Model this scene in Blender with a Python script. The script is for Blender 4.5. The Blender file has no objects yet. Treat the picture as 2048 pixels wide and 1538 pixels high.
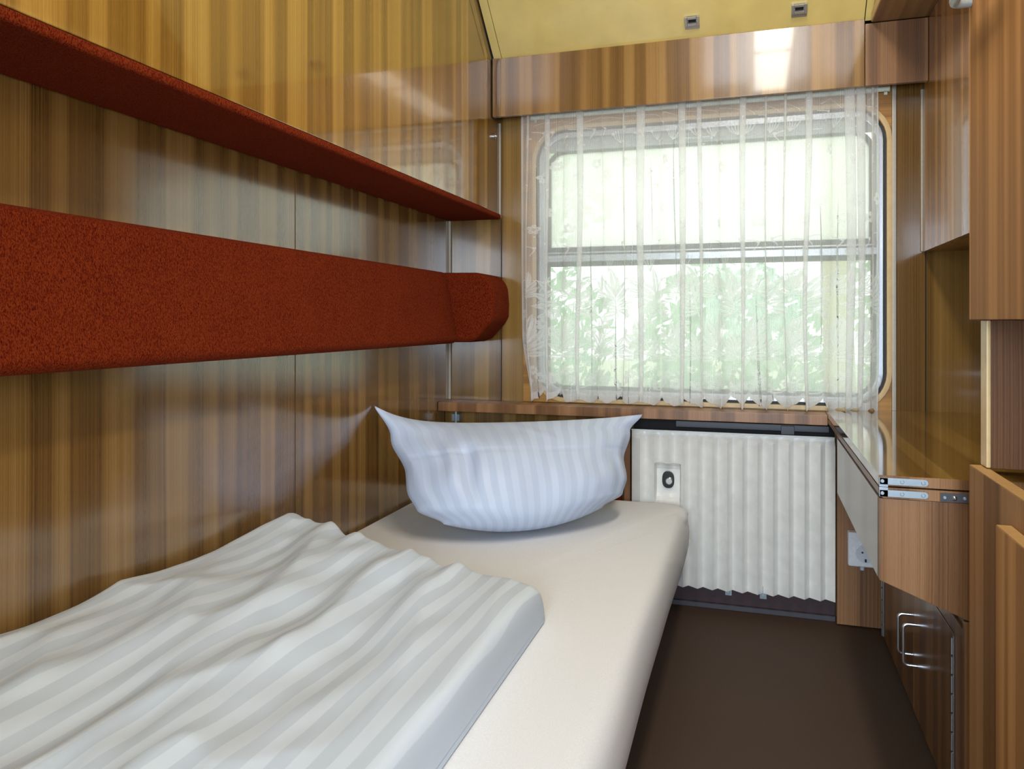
import bpy, bmesh, math, random
from mathutils import Vector, noise as mnoise
random.seed(7)
SC = bpy.context.scene
COL = SC.collection
PI = math.pi

# ------------------------------------------------------------------ materials
def new_mat(name):
    m = bpy.data.materials.new(name); m.use_nodes = True
    nt = m.node_tree; nt.nodes.clear()
    out = nt.nodes.new('ShaderNodeOutputMaterial')
    return m, nt, out

def N(nt, typ, **kw):
    n = nt.nodes.new(typ)
    for k, v in kw.items():
        if k.startswith('i_'):
            n.inputs[k[2:].replace('_', ' ')].default_value = v
        else:
            setattr(n, k, v)
    return n

def L(nt, a, b): nt.links.new(a, b)

def math_n(nt, op, a, b=None, c=None):
    n = nt.nodes.new('ShaderNodeMath'); n.operation = op
    for i, v in enumerate((a, b, c)):
        if v is None: continue
        if isinstance(v, (int, float)): n.inputs[i].default_value = v
        else: nt.links.new(v, n.inputs[i])
    return n.outputs[0]

def ramp(nt, fac, stops, interp='LINEAR'):
    r = nt.nodes.new('ShaderNodeValToRGB'); r.color_ramp.interpolation = interp
    e = r.color_ramp.elements
    e[0].position, e[0].color = stops[0][0], (*stops[0][1], 1)
    e[1].position, e[1].color = stops[-1][0], (*stops[-1][1], 1)
    for p, c in stops[1:-1]:
        x = e.new(p); x.color = (*c, 1)
    nt.links.new(fac, r.inputs[0])
    return r.outputs[0]

def plain(name, col, rough=.5, metal=0., bump=0., bscale=200., coat=0., spec=.5, trans=0.):
    m, nt, out = new_mat(name)
    b = N(nt, 'ShaderNodeBsdfPrincipled')
    b.inputs['Base Color'].default_value = (*col, 1)
    b.inputs['Roughness'].default_value = rough
    b.inputs['Metallic'].default_value = metal
    b.inputs['Coat Weight'].default_value = coat
    b.inputs['Coat Roughness'].default_value = .05
    b.inputs['Specular IOR Level'].default_value = spec
    # a faint procedural variation so nothing is perfectly flat
    tc = N(nt, 'ShaderNodeTexCoord')
    ns = N(nt, 'ShaderNodeTexNoise'); ns.inputs['Scale'].default_value = bscale; ns.inputs['Detail'].default_value = 3
    L(nt, tc.outputs['Object'], ns.inputs['Vector'])
    c = ramp(nt, ns.outputs['Fac'], [(.25, tuple(x*.92 for x in col)), (.75, tuple(min(1, x*1.06) for x in col))])
    L(nt, c, b.inputs['Base Color'])
    if bump:
        bp = N(nt, 'ShaderNodeBump'); bp.inputs['Strength'].default_value = bump; bp.inputs['Distance'].default_value = .002
        L(nt, ns.outputs['Fac'], bp.inputs['Height']); L(nt, bp.outputs[0], b.inputs['Normal'])
    L(nt, b.outputs[0], out.inputs[0])
    return m

WD = ((.135, .064, .015), (.225, .114, .029), (.300, .160, .043), (.425, .245, .083))
def wood(name, axis, seed=0., rough=.2, tone=(1, 1, 1), lum=1., scale=1., coat=.35, contrast=1., spec=.5, cior=1.5, crough=.06):
    """striped zebrano laminate: stripes run square to `axis`; position taken from the object"""
    m, nt, out = new_mat(name)
    tc = N(nt, 'ShaderNodeTexCoord'); sp = N(nt, 'ShaderNodeSeparateXYZ')
    L(nt, tc.outputs['Object'], sp.inputs[0])
    ax = {'X': 0, 'Y': 1, 'Z': 2}
    w = sp.outputs[ax[axis]]
    others = [sp.outputs[i] for i in range(3) if i != ax[axis]]
    ln = math_n(nt, 'ADD', others[0], others[1])
    # a little waviness along the grain
    wv = N(nt, 'ShaderNodeTexNoise', noise_dimensions='2D'); wv.inputs['Scale'].default_value = 1.; wv.inputs['Detail'].default_value = 2
    cv = N(nt, 'ShaderNodeCombineXYZ'); L(nt, math_n(nt, 'MULTIPLY', w, 3.), cv.inputs[0]); L(nt, math_n(nt, 'MULTIPLY', ln, 1.3), cv.inputs[1])
    L(nt, cv.outputs[0], wv.inputs['Vector'])
    w = math_n(nt, 'MULTIPLY_ADD', wv.outputs['Fac'], .010, w)
    w = math_n(nt, 'ADD', math_n(nt, 'MULTIPLY', w, scale), seed)
    def band(freq, lfreq, det, rough_=.5):
        n = N(nt, 'ShaderNodeTexNoise', noise_dimensions='2D')
        n.inputs['Scale'].default_value = 1.; n.inputs['Detail'].default_value = det; n.inputs['Roughness'].default_value = rough_
        c = N(nt, 'ShaderNodeCombineXYZ')
        L(nt, math_n(nt, 'MULTIPLY', w, freq), c.inputs[0]); L(nt, math_n(nt, 'MULTIPLY', ln, lfreq), c.inputs[1])
        L(nt, c.outputs[0], n.inputs['Vector'])
        return n.outputs['Fac']
    broad = band(13, .12, 0.)
    step = N(nt, 'ShaderNodeMapRange', interpolation_type='SMOOTHSTEP')   # sharp-sided veneer bands
    L(nt, broad, step.inputs[0]); step.inputs[1].default_value = .47; step.inputs[2].default_value = .56
    mid = band(38, .2, .6)
    fine = band(330, .5, 2.)
    pore = band(900, 45., 1.)
    gate = band(7, .1, 0.)
    f = math_n(nt, 'MULTIPLY', step.outputs[0], .30)
    f = math_n(nt, 'MULTIPLY_ADD', mid, .34, f)
    amp = math_n(nt, 'MULTIPLY_ADD', gate, .85, .02)
    f = math_n(nt, 'ADD', f, math_n(nt, 'MULTIPLY', math_n(nt, 'SUBTRACT', fine, .5), amp))
    f = math_n(nt, 'MULTIPLY_ADD', pore, .14, f)
    f = math_n(nt, 'ADD', f, .07)
    f = math_n(nt, 'MULTIPLY_ADD', math_n(nt, 'SUBTRACT', f, .45), contrast, .45)
    cs = [tuple(c*t*lum for c, t in zip(k, tone)) for k in WD]
    col = ramp(nt, f, [(.18, cs[0]), (.38, cs[1]), (.55, cs[2]), (.82, cs[3])])
    b = N(nt, 'ShaderNodeBsdfPrincipled')
    L(nt, col, b.inputs['Base Color'])
    b.inputs['Roughness'].default_value = rough
    b.inputs['Specular IOR Level'].default_value = spec
    b.inputs['Coat Weight'].default_value = coat; b.inputs['Coat Roughness'].default_value = crough; b.inputs['Coat IOR'].default_value = cior
    bp = N(nt, 'ShaderNodeBump'); bp.inputs['Strength'].default_value = .05; bp.inputs['Distance'].default_value = .0006
    L(nt, fine, bp.inputs['Height']); L(nt, bp.outputs[0], b.inputs['Normal'])
    L(nt, b.outputs[0], out.inputs[0])
    return m

def fabric_red(name):
    m, nt, out = new_mat(name)
    tc = N(nt, 'ShaderNodeTexCoord')
    mp = N(nt, 'ShaderNodeMapping'); mp.inputs['Rotation'].default_value = (.6, .5, .7); mp.inputs['Scale'].default_value = (1, 1, .38)
    L(nt, tc.outputs['Object'], mp.inputs[0])
    v = N(nt, 'ShaderNodeTexVoronoi'); v.inputs['Scale'].default_value = 680
    n1 = N(nt, 'ShaderNodeTexNoise'); n1.inputs['Scale'].default_value = 380; n1.inputs['Detail'].default_value = 2
    n2 = N(nt, 'ShaderNodeTexNoise'); n2.inputs['Scale'].default_value = 9
    for x in (v, n1): L(nt, mp.outputs[0], x.inputs['Vector'])
    L(nt, tc.outputs['Object'], n2.inputs['Vector'])
    f = math_n(nt, 'MULTIPLY_ADD', v.outputs['Distance'], .55, math_n(nt, 'MULTIPLY', n1.outputs['Fac'], .75))
    f = math_n(nt, 'MULTIPLY_ADD', n2.outputs['Fac'], .12, f)
    col = ramp(nt, f, [(.35, (.030, .0019, .0012)), (.58, (.088, .0064, .0026)), (.85, (.185, .028, .007))])
    b = N(nt, 'ShaderNodeBsdfPrincipled'); L(nt, col, b.inputs['Base Color'])
    b.inputs['Roughness'].default_value = 1.; b.inputs['Specular IOR Level'].default_value = .03
    b.inputs['Sheen Weight'].default_value = .04; b.inputs['Sheen Tint'].default_value = (1, .35, .15, 1)
    bp = N(nt, 'ShaderNodeBump'); bp.inputs['Strength'].default_value = .7; bp.inputs['Distance'].default_value = .002
    L(nt, f, bp.inputs['Height']); L(nt, bp.outputs[0], b.inputs['Normal'])
    L(nt, b.outputs[0], out.inputs[0])
    return m

def satin(name, c1, c2, period):
    """cotton with satin stripes running along v; u is metres across the cloth"""
    m, nt, out = new_mat(name)
    uv = N(nt, 'ShaderNodeUVMap'); sp = N(nt, 'ShaderNodeSeparateXYZ'); L(nt, uv.outputs[0], sp.inputs[0])
    s = math_n(nt, 'SINE', math_n(nt, 'MULTIPLY', sp.outputs[0], 2*PI/period))
    k = N(nt, 'ShaderNodeMapRange', interpolation_type='SMOOTHSTEP'); L(nt, s, k.inputs[0])
    k.inputs[1].default_value = -.12; k.inputs[2].default_value = .12
    mx = N(nt, 'ShaderNodeMix', data_type='RGBA'); L(nt, k.outputs[0], mx.inputs[0])
    mx.inputs[6].default_value = (*c1, 1); mx.inputs[7].default_value = (*c2, 1)
    tc = N(nt, 'ShaderNodeTexCoord')
    n = N(nt, 'ShaderNodeTexNoise'); n.inputs['Scale'].default_value = 600; n.inputs['Detail'].default_value = 2
    L(nt, tc.outputs['Object'], n.inputs['Vector'])
    b = N(nt, 'ShaderNodeBsdfPrincipled'); L(nt, mx.outputs[2], b.inputs['Base Color'])
    L(nt, math_n(nt, 'MULTIPLY_ADD', k.outputs[0], .25, .45), b.inputs['Roughness'])
    b.inputs['Specular IOR Level'].default_value = .3
    bp = N(nt, 'ShaderNodeBump'); bp.inputs['Strength'].default_value = .08; bp.inputs['Distance'].default_value = .001
    L(nt, n.outputs['Fac'], bp.inputs['Height']); L(nt, bp.outputs[0], b.inputs['Normal'])
    L(nt, b.outputs[0], out.inputs[0])
    return m

def lace(name, opacity, col=(.98, .985, .975), border=0.):
    m, nt, out = new_mat(name)
    tr = N(nt, 'ShaderNodeBsdfTransparent')
    d = N(nt, 'ShaderNodeBsdfDiffuse'); d.inputs[0].default_value = (*col, 1)
    t = N(nt, 'ShaderNodeBsdfTranslucent'); t.inputs[0].default_value = (*col, 1)
    a = N(nt, 'ShaderNodeMixShader'); a.inputs[0].default_value = .66
    L(nt, d.outputs[0], a.inputs[1]); L(nt, t.outputs[0], a.inputs[2])
    uv = N(nt, 'ShaderNodeUVMap')
    v = N(nt, 'ShaderNodeTexVoronoi', feature='DISTANCE_TO_EDGE'); v.inputs['Scale'].default_value = 420; v.inputs['Randomness'].default_value = .35
    L(nt, uv.outputs[0], v.inputs['Vector'])
    k = N(nt, 'ShaderNodeMapRange'); L(nt, v.outputs['Distance'], k.inputs[0])
    k.inputs[1].default_value = .0; k.inputs[2].default_value = .28
    k.inputs[3].default_value = min(1, opacity*1.7); k.inputs[4].default_value = opacity*.62
    sp = N(nt, 'ShaderNodeSeparateXYZ'); L(nt, uv.outputs[0], sp.inputs[0])
    hd = N(nt, 'ShaderNodeMapRange', interpolation_type='SMOOTHSTEP'); L(nt, sp.outputs[1], hd.inputs[0])   # closer weave in the border
    hd.inputs[1].default_value = 0; hd.inputs[2].default_value = .52; hd.inputs[3].default_value = border; hd.inputs[4].default_value = 0
    fo = math_n(nt, 'ADD', k.outputs[0], hd.outputs[0])
    mx = N(nt, 'ShaderNodeMixShader'); L(nt, fo, mx.inputs[0])
    L(nt, tr.outputs[0], mx.inputs[1]); L(nt, a.outputs[0], mx.inputs[2])
    L(nt, mx.outputs[0], out.inputs[0])
    return m

def pane(name, haze, seed=0.):
    """window glass; `haze` is how milky (fogged) the pane is"""
    m, nt, out = new_mat(name)
    tr = N(nt, 'ShaderNodeBsdfTransparent'); tr.inputs[0].default_value = (.95, .98, .965, 1)
    gl = N(nt, 'ShaderNodeBsdfGlossy'); gl.inputs['Roughness'].default_value = .02
    fr = N(nt, 'ShaderNodeFresnel'); fr.inputs[0].default_value = 1.35
    mx = N(nt, 'ShaderNodeMixShader'); L(nt, fr.outputs[0], mx.inputs[0]); L(nt, tr.outputs[0], mx.inputs[1]); L(nt, gl.outputs[0], mx.inputs[2])
    tl = N(nt, 'ShaderNodeBsdfTranslucent'); tl.inputs[0].default_value = (.96, .97, .96, 1)
    tc = N(nt, 'ShaderNodeTexCoord')
    n = N(nt, 'ShaderNodeTexNoise'); n.inputs['Scale'].default_value = 3.2; n.inputs['Detail'].default_value = 4
    mp = N(nt, 'ShaderNodeMapping'); mp.inputs['Location'].default_value = (seed, 0, seed); L(nt, tc.outputs['Object'], mp.inputs[0]); L(nt, mp.outputs[0], n.inputs['Vector'])
    k = N(nt, 'ShaderNodeMapRange'); L(nt, n.outputs['Fac'], k.inputs[0]); k.inputs[1].default_value = .3; k.inputs[2].default_value = .7
    k.inputs[3].default_value = haze*.55; k.inputs[4].default_value = min(1, haze*1.15)
    m2 = N(nt, 'ShaderNodeMixShader'); L(nt, k.outputs[0], m2.inputs[0]); L(nt, mx.outputs[0], m2.inputs[1]); L(nt, tl.outputs[0], m2.inputs[2])
    L(nt, m2.outputs[0], out.inputs[0])
    return m

def leafy(name, c1, c2):
    m, nt, out = new_mat(name)
    oi = N(nt, 'ShaderNodeTexCoord'); n = N(nt, 'ShaderNodeTexNoise'); n.inputs['Scale'].default_value = 1.7; n.inputs['Detail'].default_value = 4
    L(nt, oi.outputs['Object'], n.inputs['Vector'])
    col = ramp(nt, n.outputs['Fac'], [(.35, c1), (.65, c2)])
    d = N(nt, 'ShaderNodeBsdfDiffuse'); t = N(nt, 'ShaderNodeBsdfTranslucent'); L(nt, col, d.inputs[0]); L(nt, col, t.inputs[0])
    a = N(nt, 'ShaderNodeMixShader'); a.inputs[0].default_value = .5; L(nt, d.outputs[0], a.inputs[1]); L(nt, t.outputs[0], a.inputs[2])
    L(nt, a.outputs[0], out.inputs[0])
    return m

GOLD = (1.02, 1.02, .92)
M = {
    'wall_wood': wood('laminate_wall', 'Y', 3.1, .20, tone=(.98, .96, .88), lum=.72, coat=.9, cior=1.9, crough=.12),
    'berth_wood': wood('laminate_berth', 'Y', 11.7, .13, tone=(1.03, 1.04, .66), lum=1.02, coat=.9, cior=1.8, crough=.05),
    'far_wood': wood('laminate_far', 'X', 5.3, .22, lum=.80, tone=(.97, 1, .9)),
    'pelmet_wood': wood('laminate_pelmet', 'X', 8.85, .25, lum=1.05, coat=.5),
    'cab_wood_y': wood('laminate_cabinet_side', 'Y', 21.4, .25, lum=1.22, coat=.3, tone=(1.06, .97, .95)),
    'cab_wood_x': wood('laminate_cabinet_front', 'X', 31.9, .36, lum=.82, coat=.1, tone=(1.06, .94, 1.3)),
    'near_wood': wood('laminate_near', 'Y', 41.2, .65, lum=1.22, coat=.0, spec=.2, tone=(1.08, .96, 1.05), scale=1.5, contrast=.72),
    'low_wood': wood('laminate_low', 'Y', 43.9, .6, lum=.90, coat=.0, spec=.2, tone=(1.04, .97, 1.2), scale=.8),
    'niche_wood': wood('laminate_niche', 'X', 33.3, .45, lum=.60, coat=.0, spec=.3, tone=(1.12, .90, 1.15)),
    'top_wood': wood('laminate_table', 'X', 52.6, .10, lum=.85, coat=.9, tone=(.95, 1, .75)),
    'edge_wood': wood('laminate_edge', 'X', 61.3, .35, lum=.9, coat=.1, tone=(1.06, .94, 1.3)),
    'dark_wood': wood('laminate_door', 'Y', 71.7, .3, lum=.62, coat=.2, tone=(1.1, .92, .95)),
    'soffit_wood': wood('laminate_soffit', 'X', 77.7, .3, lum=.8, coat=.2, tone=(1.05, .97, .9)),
    'pine': wood('oiled_pine', 'Z', 81.1, .35, lum=1.35, coat=.2, tone=(1.1, 1.0, .8), contrast=.7),
    'pale_edge': plain('pale_pine_edge', (.62, .43, .20), .35, bscale=60),
    'orange_edge': plain('raw_plywood_edge', (.40, .22, .07), .55, bscale=90),
    'red': fabric_red('red_wool'),
    'sheet': plain('white_cotton', (.73, .735, .74), .85, bump=.08, bscale=500, spec=.2),
    'duvet': satin('satin_duvet', (.60, .665, .735), (.505, .565, .635), .046),
    'pillow': satin('satin_pillow', (.55, .63, .78), (.495, .575, .725), .044),
    'cream': plain('cream_lacquer', (.80, .62, .21), .12, coat=.6, bscale=12),
    'floor': plain('brown_linoleum', (.060, .034, .020), .62, bump=.25, bscale=420, spec=.3),
    'rad': plain('ivory_enamel', (.77, .765, .725), .38, bscale=25),
    'black': plain('black_plastic', (.012, .012, .013), .3),
    'dark': plain('soot_black', (.010, .009, .009), .8),
    'darkmetal': plain('dark_grey_sheet_metal', (.06, .062, .075), .45, bscale=40),
    'skirt': plain('dark_maroon_board', (.045, .022, .026), .6, bump=.3, bscale=90),
    'rubber': plain('dark_rubber', (.025, .028, .026), .6),
    'alu': plain('brushed_aluminium', (.55, .57, .59), .34, 1., bscale=300),
    'steel': plain('zinc_steel', (.34, .40, .44), .5, .6, bscale=80),
    'chrome': plain('chrome', (.55, .55, .56), .3, 1.),
    'corner_strip': plain('dull_corner_strip', (.44, .40, .33), .45, .25, bscale=120),
    'greymetal': plain('grey_painted_metal', (.36, .38, .37), .4, .2),
    'brass': plain('nickel_hook', (.55, .53, .48), .35, .7),
    'white': plain('white_plastic', (.80, .82, .84), .3, coat=.2),
    'rod': plain('pale_green_rod', (.62, .68, .58), .4),
    'net': lace('curtain_net', .48, border=.16),
    'embroidery': lace('curtain_embroidery', .92, (.985, .985, .975)),
    'pane_clear': pane('clear_pane', .05),
    'pane_fog': pane('fogged_pane', .72, 4.),
    'leaf1': leafy('leaves_mid', (.34, .54, .38), (.70, .84, .68)),
    'leaf2': leafy('leaves_pale', (.44, .60, .42), (.78, .86, .70)),
    'bark': plain('pale_bark', (.50, .47, .30), .8, bump=.4, bscale=20),
    'grass': plain('meadow', (.62, .70, .48), .9, bscale=6),
    'grey_print': plain('grey_print', (.10, .10, .11), .6),
    'hole': plain('socket_hole', (.02, .02, .02), .7),
}

# ------------------------------------------------------------------ mesh helpers
class MB:
    def __init__(s): s.v = []; s.f = []; s.mi = []; s.uv = []
    def add(s, verts, faces, mi=0, uv=None):
        o = len(s.v); s.v += [tuple(p) for p in verts]; s.f += [tuple(i+o for i in f) for f in faces]; s.mi += [mi]*len(faces)
        s.uv += list(uv) if uv else [(0, 0)]*len(verts)
        return s
    def box(s, x0, x1, y0, y1, z0, z1, mi=0):
        v = [(x, y, z) for x in (x0, x1) for y in (y0, y1) for z in (z0, z1)]
        return s.add(v, [(0, 1, 3, 2), (4, 6, 7, 5), (0, 4, 5, 1), (2, 3, 7, 6), (0, 2, 6, 4), (1, 5, 7, 3)], mi)
    def prism(s, poly, a, b, axis, mi=0):
        """poly: 2-D outline in the two other axes (in x,y,z order), extruded a..b along axis"""
        n = len(poly); v = []
        for t in (a, b):
            for p, q in poly:
                v.append({'X': (t, p, q), 'Y': (p, t, q), 'Z': (p, q, t)}[axis])
        f = [tuple(range(n)), tuple(range(2*n-1, n-1, -1))] + [(i, (i+1) % n, (i+1) % n+n, i+n) for i in range(n)]
        return s.add(v, f, mi)
    def tube(s, path, r, n=10, mi=0, cap=True):
        path = [Vector(p) for p in path]; rings = []
        up = None
        for i, p in enumerate(path):
            d = (path[min(i+1, len(path)-1)]-path[max(i-1, 0)]).normalized()
            if up is None:
                up = Vector((0, 0, 1)) if abs(d.z) < .9 else Vector((1, 0, 0))
            a = d.cross(up).normalized(); b2 = a.cross(d).normalized(); up = b2
            rr = r[i] if isinstance(r, (list, tuple)) else r
            rings.append([p+a*math.cos(2*PI*k/n)*rr+b2*math.sin(2*PI*k/n)*rr for k in range(n)])
        v = [q for ring in rings for q in ring]
        f = [(i*n+k, i*n+(k+1) % n, (i+1)*n+(k+1) % n, (i+1)*n+k) for i in range(len(path)-1) for k in range(n)]
        if cap: f += [tuple(range(n-1, -1, -1)), tuple(range((len(path)-1)*n, len(path)*n))]
        return s.add(v, f, mi)
    def grid(s, fn, nu, nv, mi=0, closed_u=False, uvfn=None):
        v = [fn(i/nu, j/nv) for j in range(nv+1) for i in range(nu+1)]
        uv = [uvfn(i/nu, j/nv) for j in range(nv+1) for i in range(nu+1)] if uvfn else None
        w = nu+1
        f = [(j*w+i, j*w+i+1, (j+1)*w+i+1, (j+1)*w+i) for j in range(nv) for i in range(nu)]
        return s.add(v, f, mi, uv)
    def build(s, name, mats, parent=None, org=None, bevel=0., seg=2, smooth=True, uv=False, merge=False, ang=35):
        """parent: an Empty (verts are world, moved into its frame); org: origin for a top-level mesh"""
        if parent is not None:
            o = parent['_org'] if '_org' in parent else (0, 0, 0)
        else: o = org or (0, 0, 0)
        me = bpy.data.meshes.new(name)
        me.from_pydata([(p[0]-o[0], p[1]-o[1], p[2]-o[2]) for p in s.v], [], s.f)
        mats = mats if isinstance(mats, (list, tuple)) else [mats]
        for m in mats: me.materials.append(m)
        me.polygons.foreach_set('material_index', s.mi)
        if uv:
            ul = me.uv_layers.new(name='UVMap')
            for lp in me.loops: ul.data[lp.index].uv = s.uv[lp.vertex_index]
        bm = bmesh.new(); bm.from_mesh(me)
        if merge: bmesh.ops.remove_doubles(bm, verts=bm.verts, dist=1e-5)
        bmesh.ops.recalc_face_normals(bm, faces=bm.faces)
        if bevel:
            es = [e for e in bm.edges if len(e.link_faces) == 2 and e.calc_face_angle(0) > math.radians(30)]
            bmesh.ops.bevel(bm, geom=es, offset=bevel, segments=seg, profile=.5, affect='EDGES', clamp_overlap=True)
        bm.to_mesh(me); bm.free()
        if smooth:
            for p in me.polygons: p.use_smooth = True
            me.set_sharp_from_angle(angle=math.radians(ang))
        me.validate()
        ob = bpy.data.objects.new(name, me); COL.objects.link(ob)
        if bevel:
            wn = ob.modifiers.new('normals', 'WEIGHTED_NORMAL'); wn.weight = 100; wn.keep_sharp = True
        if parent is not None: ob.parent = parent; ob['_org'] = tuple(o)
        else: ob.location = o; ob['_org'] = tuple(o)
        return ob

def thing(name, label, cat, org, group=None):
    o = bpy.data.objects.new(name, None); COL.objects.link(o)
    o.location = org; o['_org'] = tuple(org); o.empty_display_size = .1
    return tag(o, label, cat, group)
def tag(o, label, cat, group=None):
    o['label'] = label; o['category'] = cat
    if group: o['group'] = group
    return o
def struct(o): o['kind'] = 'structure'; return o
def lab(o, l): o['label'] = l; return o

def rrect(x0, x1, z0, z1, r, n=8):
    pts = []
    for cx, cz, a0 in ((x1-r, z1-r, 0), (x0+r, z1-r, 90), (x0+r, z0+r, 180), (x1-r, z0+r, 270)):
        for k in range(n+1):
            a = math.radians(a0+90*k/n); pts.append((cx+r*math.cos(a), cz+r*math.sin(a)))
    return pts
def ring_frame(mb, rect, r, ins_a, ins_b, ya, yb, mi=0):
    """a rounded-rectangle frame between two insets, from ya to yb"""
    x0, x1, z0, z1 = rect
    A = rrect(x0+ins_a, x1-ins_a, z0+ins_a, z1-ins_a, max(.004, r-ins_a)); B = rrect(x0+ins_b, x1-ins_b, z0+ins_b, z1-ins_b, max(.004, r-ins_b))
    n = len(A); v = [(p, ya, q) for p, q in A]+[(p, ya, q) for p, q in B]+[(p, yb, q) for p, q in B]+[(p, yb, q) for p, q in A]
    f = []
    for i in range(n):
        j = (i+1) % n
        for k in range(4):
            k2 = (k+1) % 4
            f.append((k*n+i, k*n+j, k2*n+j, k2*n+i))
    return mb.add(v, f, mi)
def plate_with_hole(rect, hole, ya, yb):
    """rectangular plate in XZ with a hole outline, thickness ya..yb, as an MB"""
    bm = bmesh.new(); x0, x1, z0, z1 = rect
    o = [bm.verts.new((x, 0, z)) for x, z in ((x0, z0), (x1, z0), (x1, z1), (x0, z1))]
    h = [bm.verts.new((x, 0, z)) for x, z in hole]
    es = [bm.edges.new((o[i], o[(i+1) % 4])) for i in range(4)]+[bm.edges.new((h[i], h[(i+1) % len(h)])) for i in range(len(h))]
    bmesh.ops.triangle_fill(bm, use_beauty=True, edges=es)
    bm.verts.index_update()
    vs = [v.co.copy() for v in bm.verts]; fs = [tuple(v.index for v in f.verts) for f in bm.faces]; bm.free()
    mb = MB(); n = len(vs)
    mb.add([(v.x, ya, v.z) for v in vs]+[(v.x, yb, v.z) for v in vs], fs+[tuple(i+n for i in reversed(f)) for f in fs])
    k = len(hole)
    q = [(i, (i+1) % 4, (i+1) % 4+n, i+n) for i in range(4)]+[(4+i, 4+(i+1) % k, 4+(i+1) % k+n, 4+i+n) for i in range(k)]
    mb.f += q; mb.mi += [0]*len(q)
    return mb

# ------------------------------------------------------------------ measures (metres; floor 0, camera over the origin)
XL, XU, XR, XC = -1.14, -.928, .86, .523       # lower left wall, berth face, right wall, wall-cabinet face
YB, YP, YN = 2.80, 2.706, -.35                 # window wall, pelmet face, wall behind
ZC = 2.35
WIN = (-.788, .420, .705, 1.712); WR = .115     # window hole

# ------------------------------------------------------------------ the room
struct(MB().box(XL-.1, XR+.1, YN-1.2, YB+.1, -.06, 0).build('floor', M['floor']))
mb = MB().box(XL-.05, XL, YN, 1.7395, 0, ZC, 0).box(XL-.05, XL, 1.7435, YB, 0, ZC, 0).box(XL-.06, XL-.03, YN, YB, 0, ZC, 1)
struct(mb.build('wall_left', [M['wall_wood'], M['dark']]))
hole = rrect(*WIN, WR)
struct(plate_with_hole((XL-.06, XR+.06, 0, ZC+.05), hole, YB, YB+.10).build('wall_far', M['far_wood']))
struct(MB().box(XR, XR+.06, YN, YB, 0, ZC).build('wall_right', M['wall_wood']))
# wall behind the viewer with an open doorway to the corridor
mb = MB().box(XL-.06, -.36, YN-.05, YN, 0, ZC).box(.36, XR+.06, YN-.05, YN, 0, ZC).box(-.36, .36, YN-.05, YN, 2.0, ZC)
struct(mb.build('wall_near', M['cab_wood_x']))
# corridor shell beyond the doorway
mb = MB().box(XL-.1, XL-.05, YN-1.2, YN-.05, 0, ZC).box(XR+.06, XR+.1, YN-1.2, YN-.05, 0, ZC)
struct(mb.build('wall_corridor', M['cream']))
# ceiling: flat part, then a sloped cream panel down to the pelmet in three pieces with dark joints
SL = .93
def slope_z(y): return 1.967+(2.722-y)*SL
yf = 2.722-(ZC-1.967)/SL
mb = MB().box(XL-.06, XR+.06, YN-1.2, yf, ZC, ZC+.05)
for a, b in ((-.9265, -.897), (-.8945, .3385), (.3415, XR)):
    mb.prism([(2.722, 1.967), (yf, ZC), (yf, ZC+.03), (2.722, 1.997)], a, b, 'X')
mb.prism([(2.722, 1.980), (yf, ZC+.012), (yf, ZC+.05), (2.722, 2.02)], -.93, .36, 'X', 1)
mb.box(XL-.06, XR+.06, 2.722, YB, 1.975, ZC+.05, 1)
struct(mb.build('ceiling', [M['cream'], M['dark']]))

# trims: corner strips and joints of the panelling
struct(MB().box(XL, XL+.010, YB-.010, YB-.0005, .69, 1.385).build('trim_1', M['corner_strip'], bevel=.002))
struct(MB().box(XU-.004, XU+.003, YB-.010, YB-.0005, 1.39, 1.75).build('trim_2', M['corner_strip'], bevel=.0015))
struct(MB().box(.431, .444, YB-.012, YB-.0045, .70, 1.78).build('trim_3', M['corner_strip'], bevel=.002))
struct(MB().box(XC-.006, XC+.001, YB-.008, YB-.0005, 1.222, 1.75).build('trim_4', M['corner_strip'], bevel=.0015))
struct(MB().box(-.9255, -.9225, YB-.0012, YB, .69, 1.385).build('trim_5', M['dark']))
struct(MB().box(.531, .534, YB-.0012, YB, .70, 1.22).build('trim_6', M['dark']))

def half_ring(mb, rect, r, w, top):
    """seal round three sides: rounded corners at the top or at the bottom, open towards the rail"""
    def path(ins):
        x0, x1, z0, z1 = rect; rr = max(.004, r-ins); pts = []
        if top:
            pts.append((x1-ins, z0))
            for cx, a0 in ((x1-ins-rr, 0), (x0+ins+rr, 90)):
                pts += [(cx+rr*math.cos(math.radians(a0+90*k/8)), z1-ins-rr+rr*math.sin(math.radians(a0+90*k/8))) for k in range(9)]
            pts.append((x0+ins, z0))
        else:
            pts.append((x0+ins, z1))
            for cx, a0 in ((x0+ins+rr, 180), (x1-ins-rr, 270)):
                pts += [(cx+rr*math.cos(math.radians(a0+90*k/8)), z0+ins+rr+rr*math.sin(math.radians(a0+90*k/8))) for k in range(9)]
            pts.append((x1-ins, z1))
        return pts
    A, B = path(0), path(w); n = len(A); ya, yb = YB+.028, YB+.045
    v = [(p, ya, q) for p, q in A]+[(p, ya, q) for p, q in B]+[(p, yb, q) for p, q in B]+[(p, yb, q) for p, q in A]
    f = [(k*n+i, k*n+i+1, (k+1) % 4*n+i+1, (k+1) % 4*n+i) for i in range(n-1) for k in range(4)]
    f += [(0, n, 2*n, 3*n), (n-1, 2*n-1, 3*n-1, 4*n-1)]
    return mb.add(v, f)
def half_pane(rect, r, top):
    x0, x1, z0, z1 = rect
    q = rrect(x0, x1, z0, z1, r)
    h = len(q)//2
    return q[:h]+[(x0, z0), (x1, z0)] if top else q[h:]+[(x1, z1), (x0, z1)]

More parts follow.
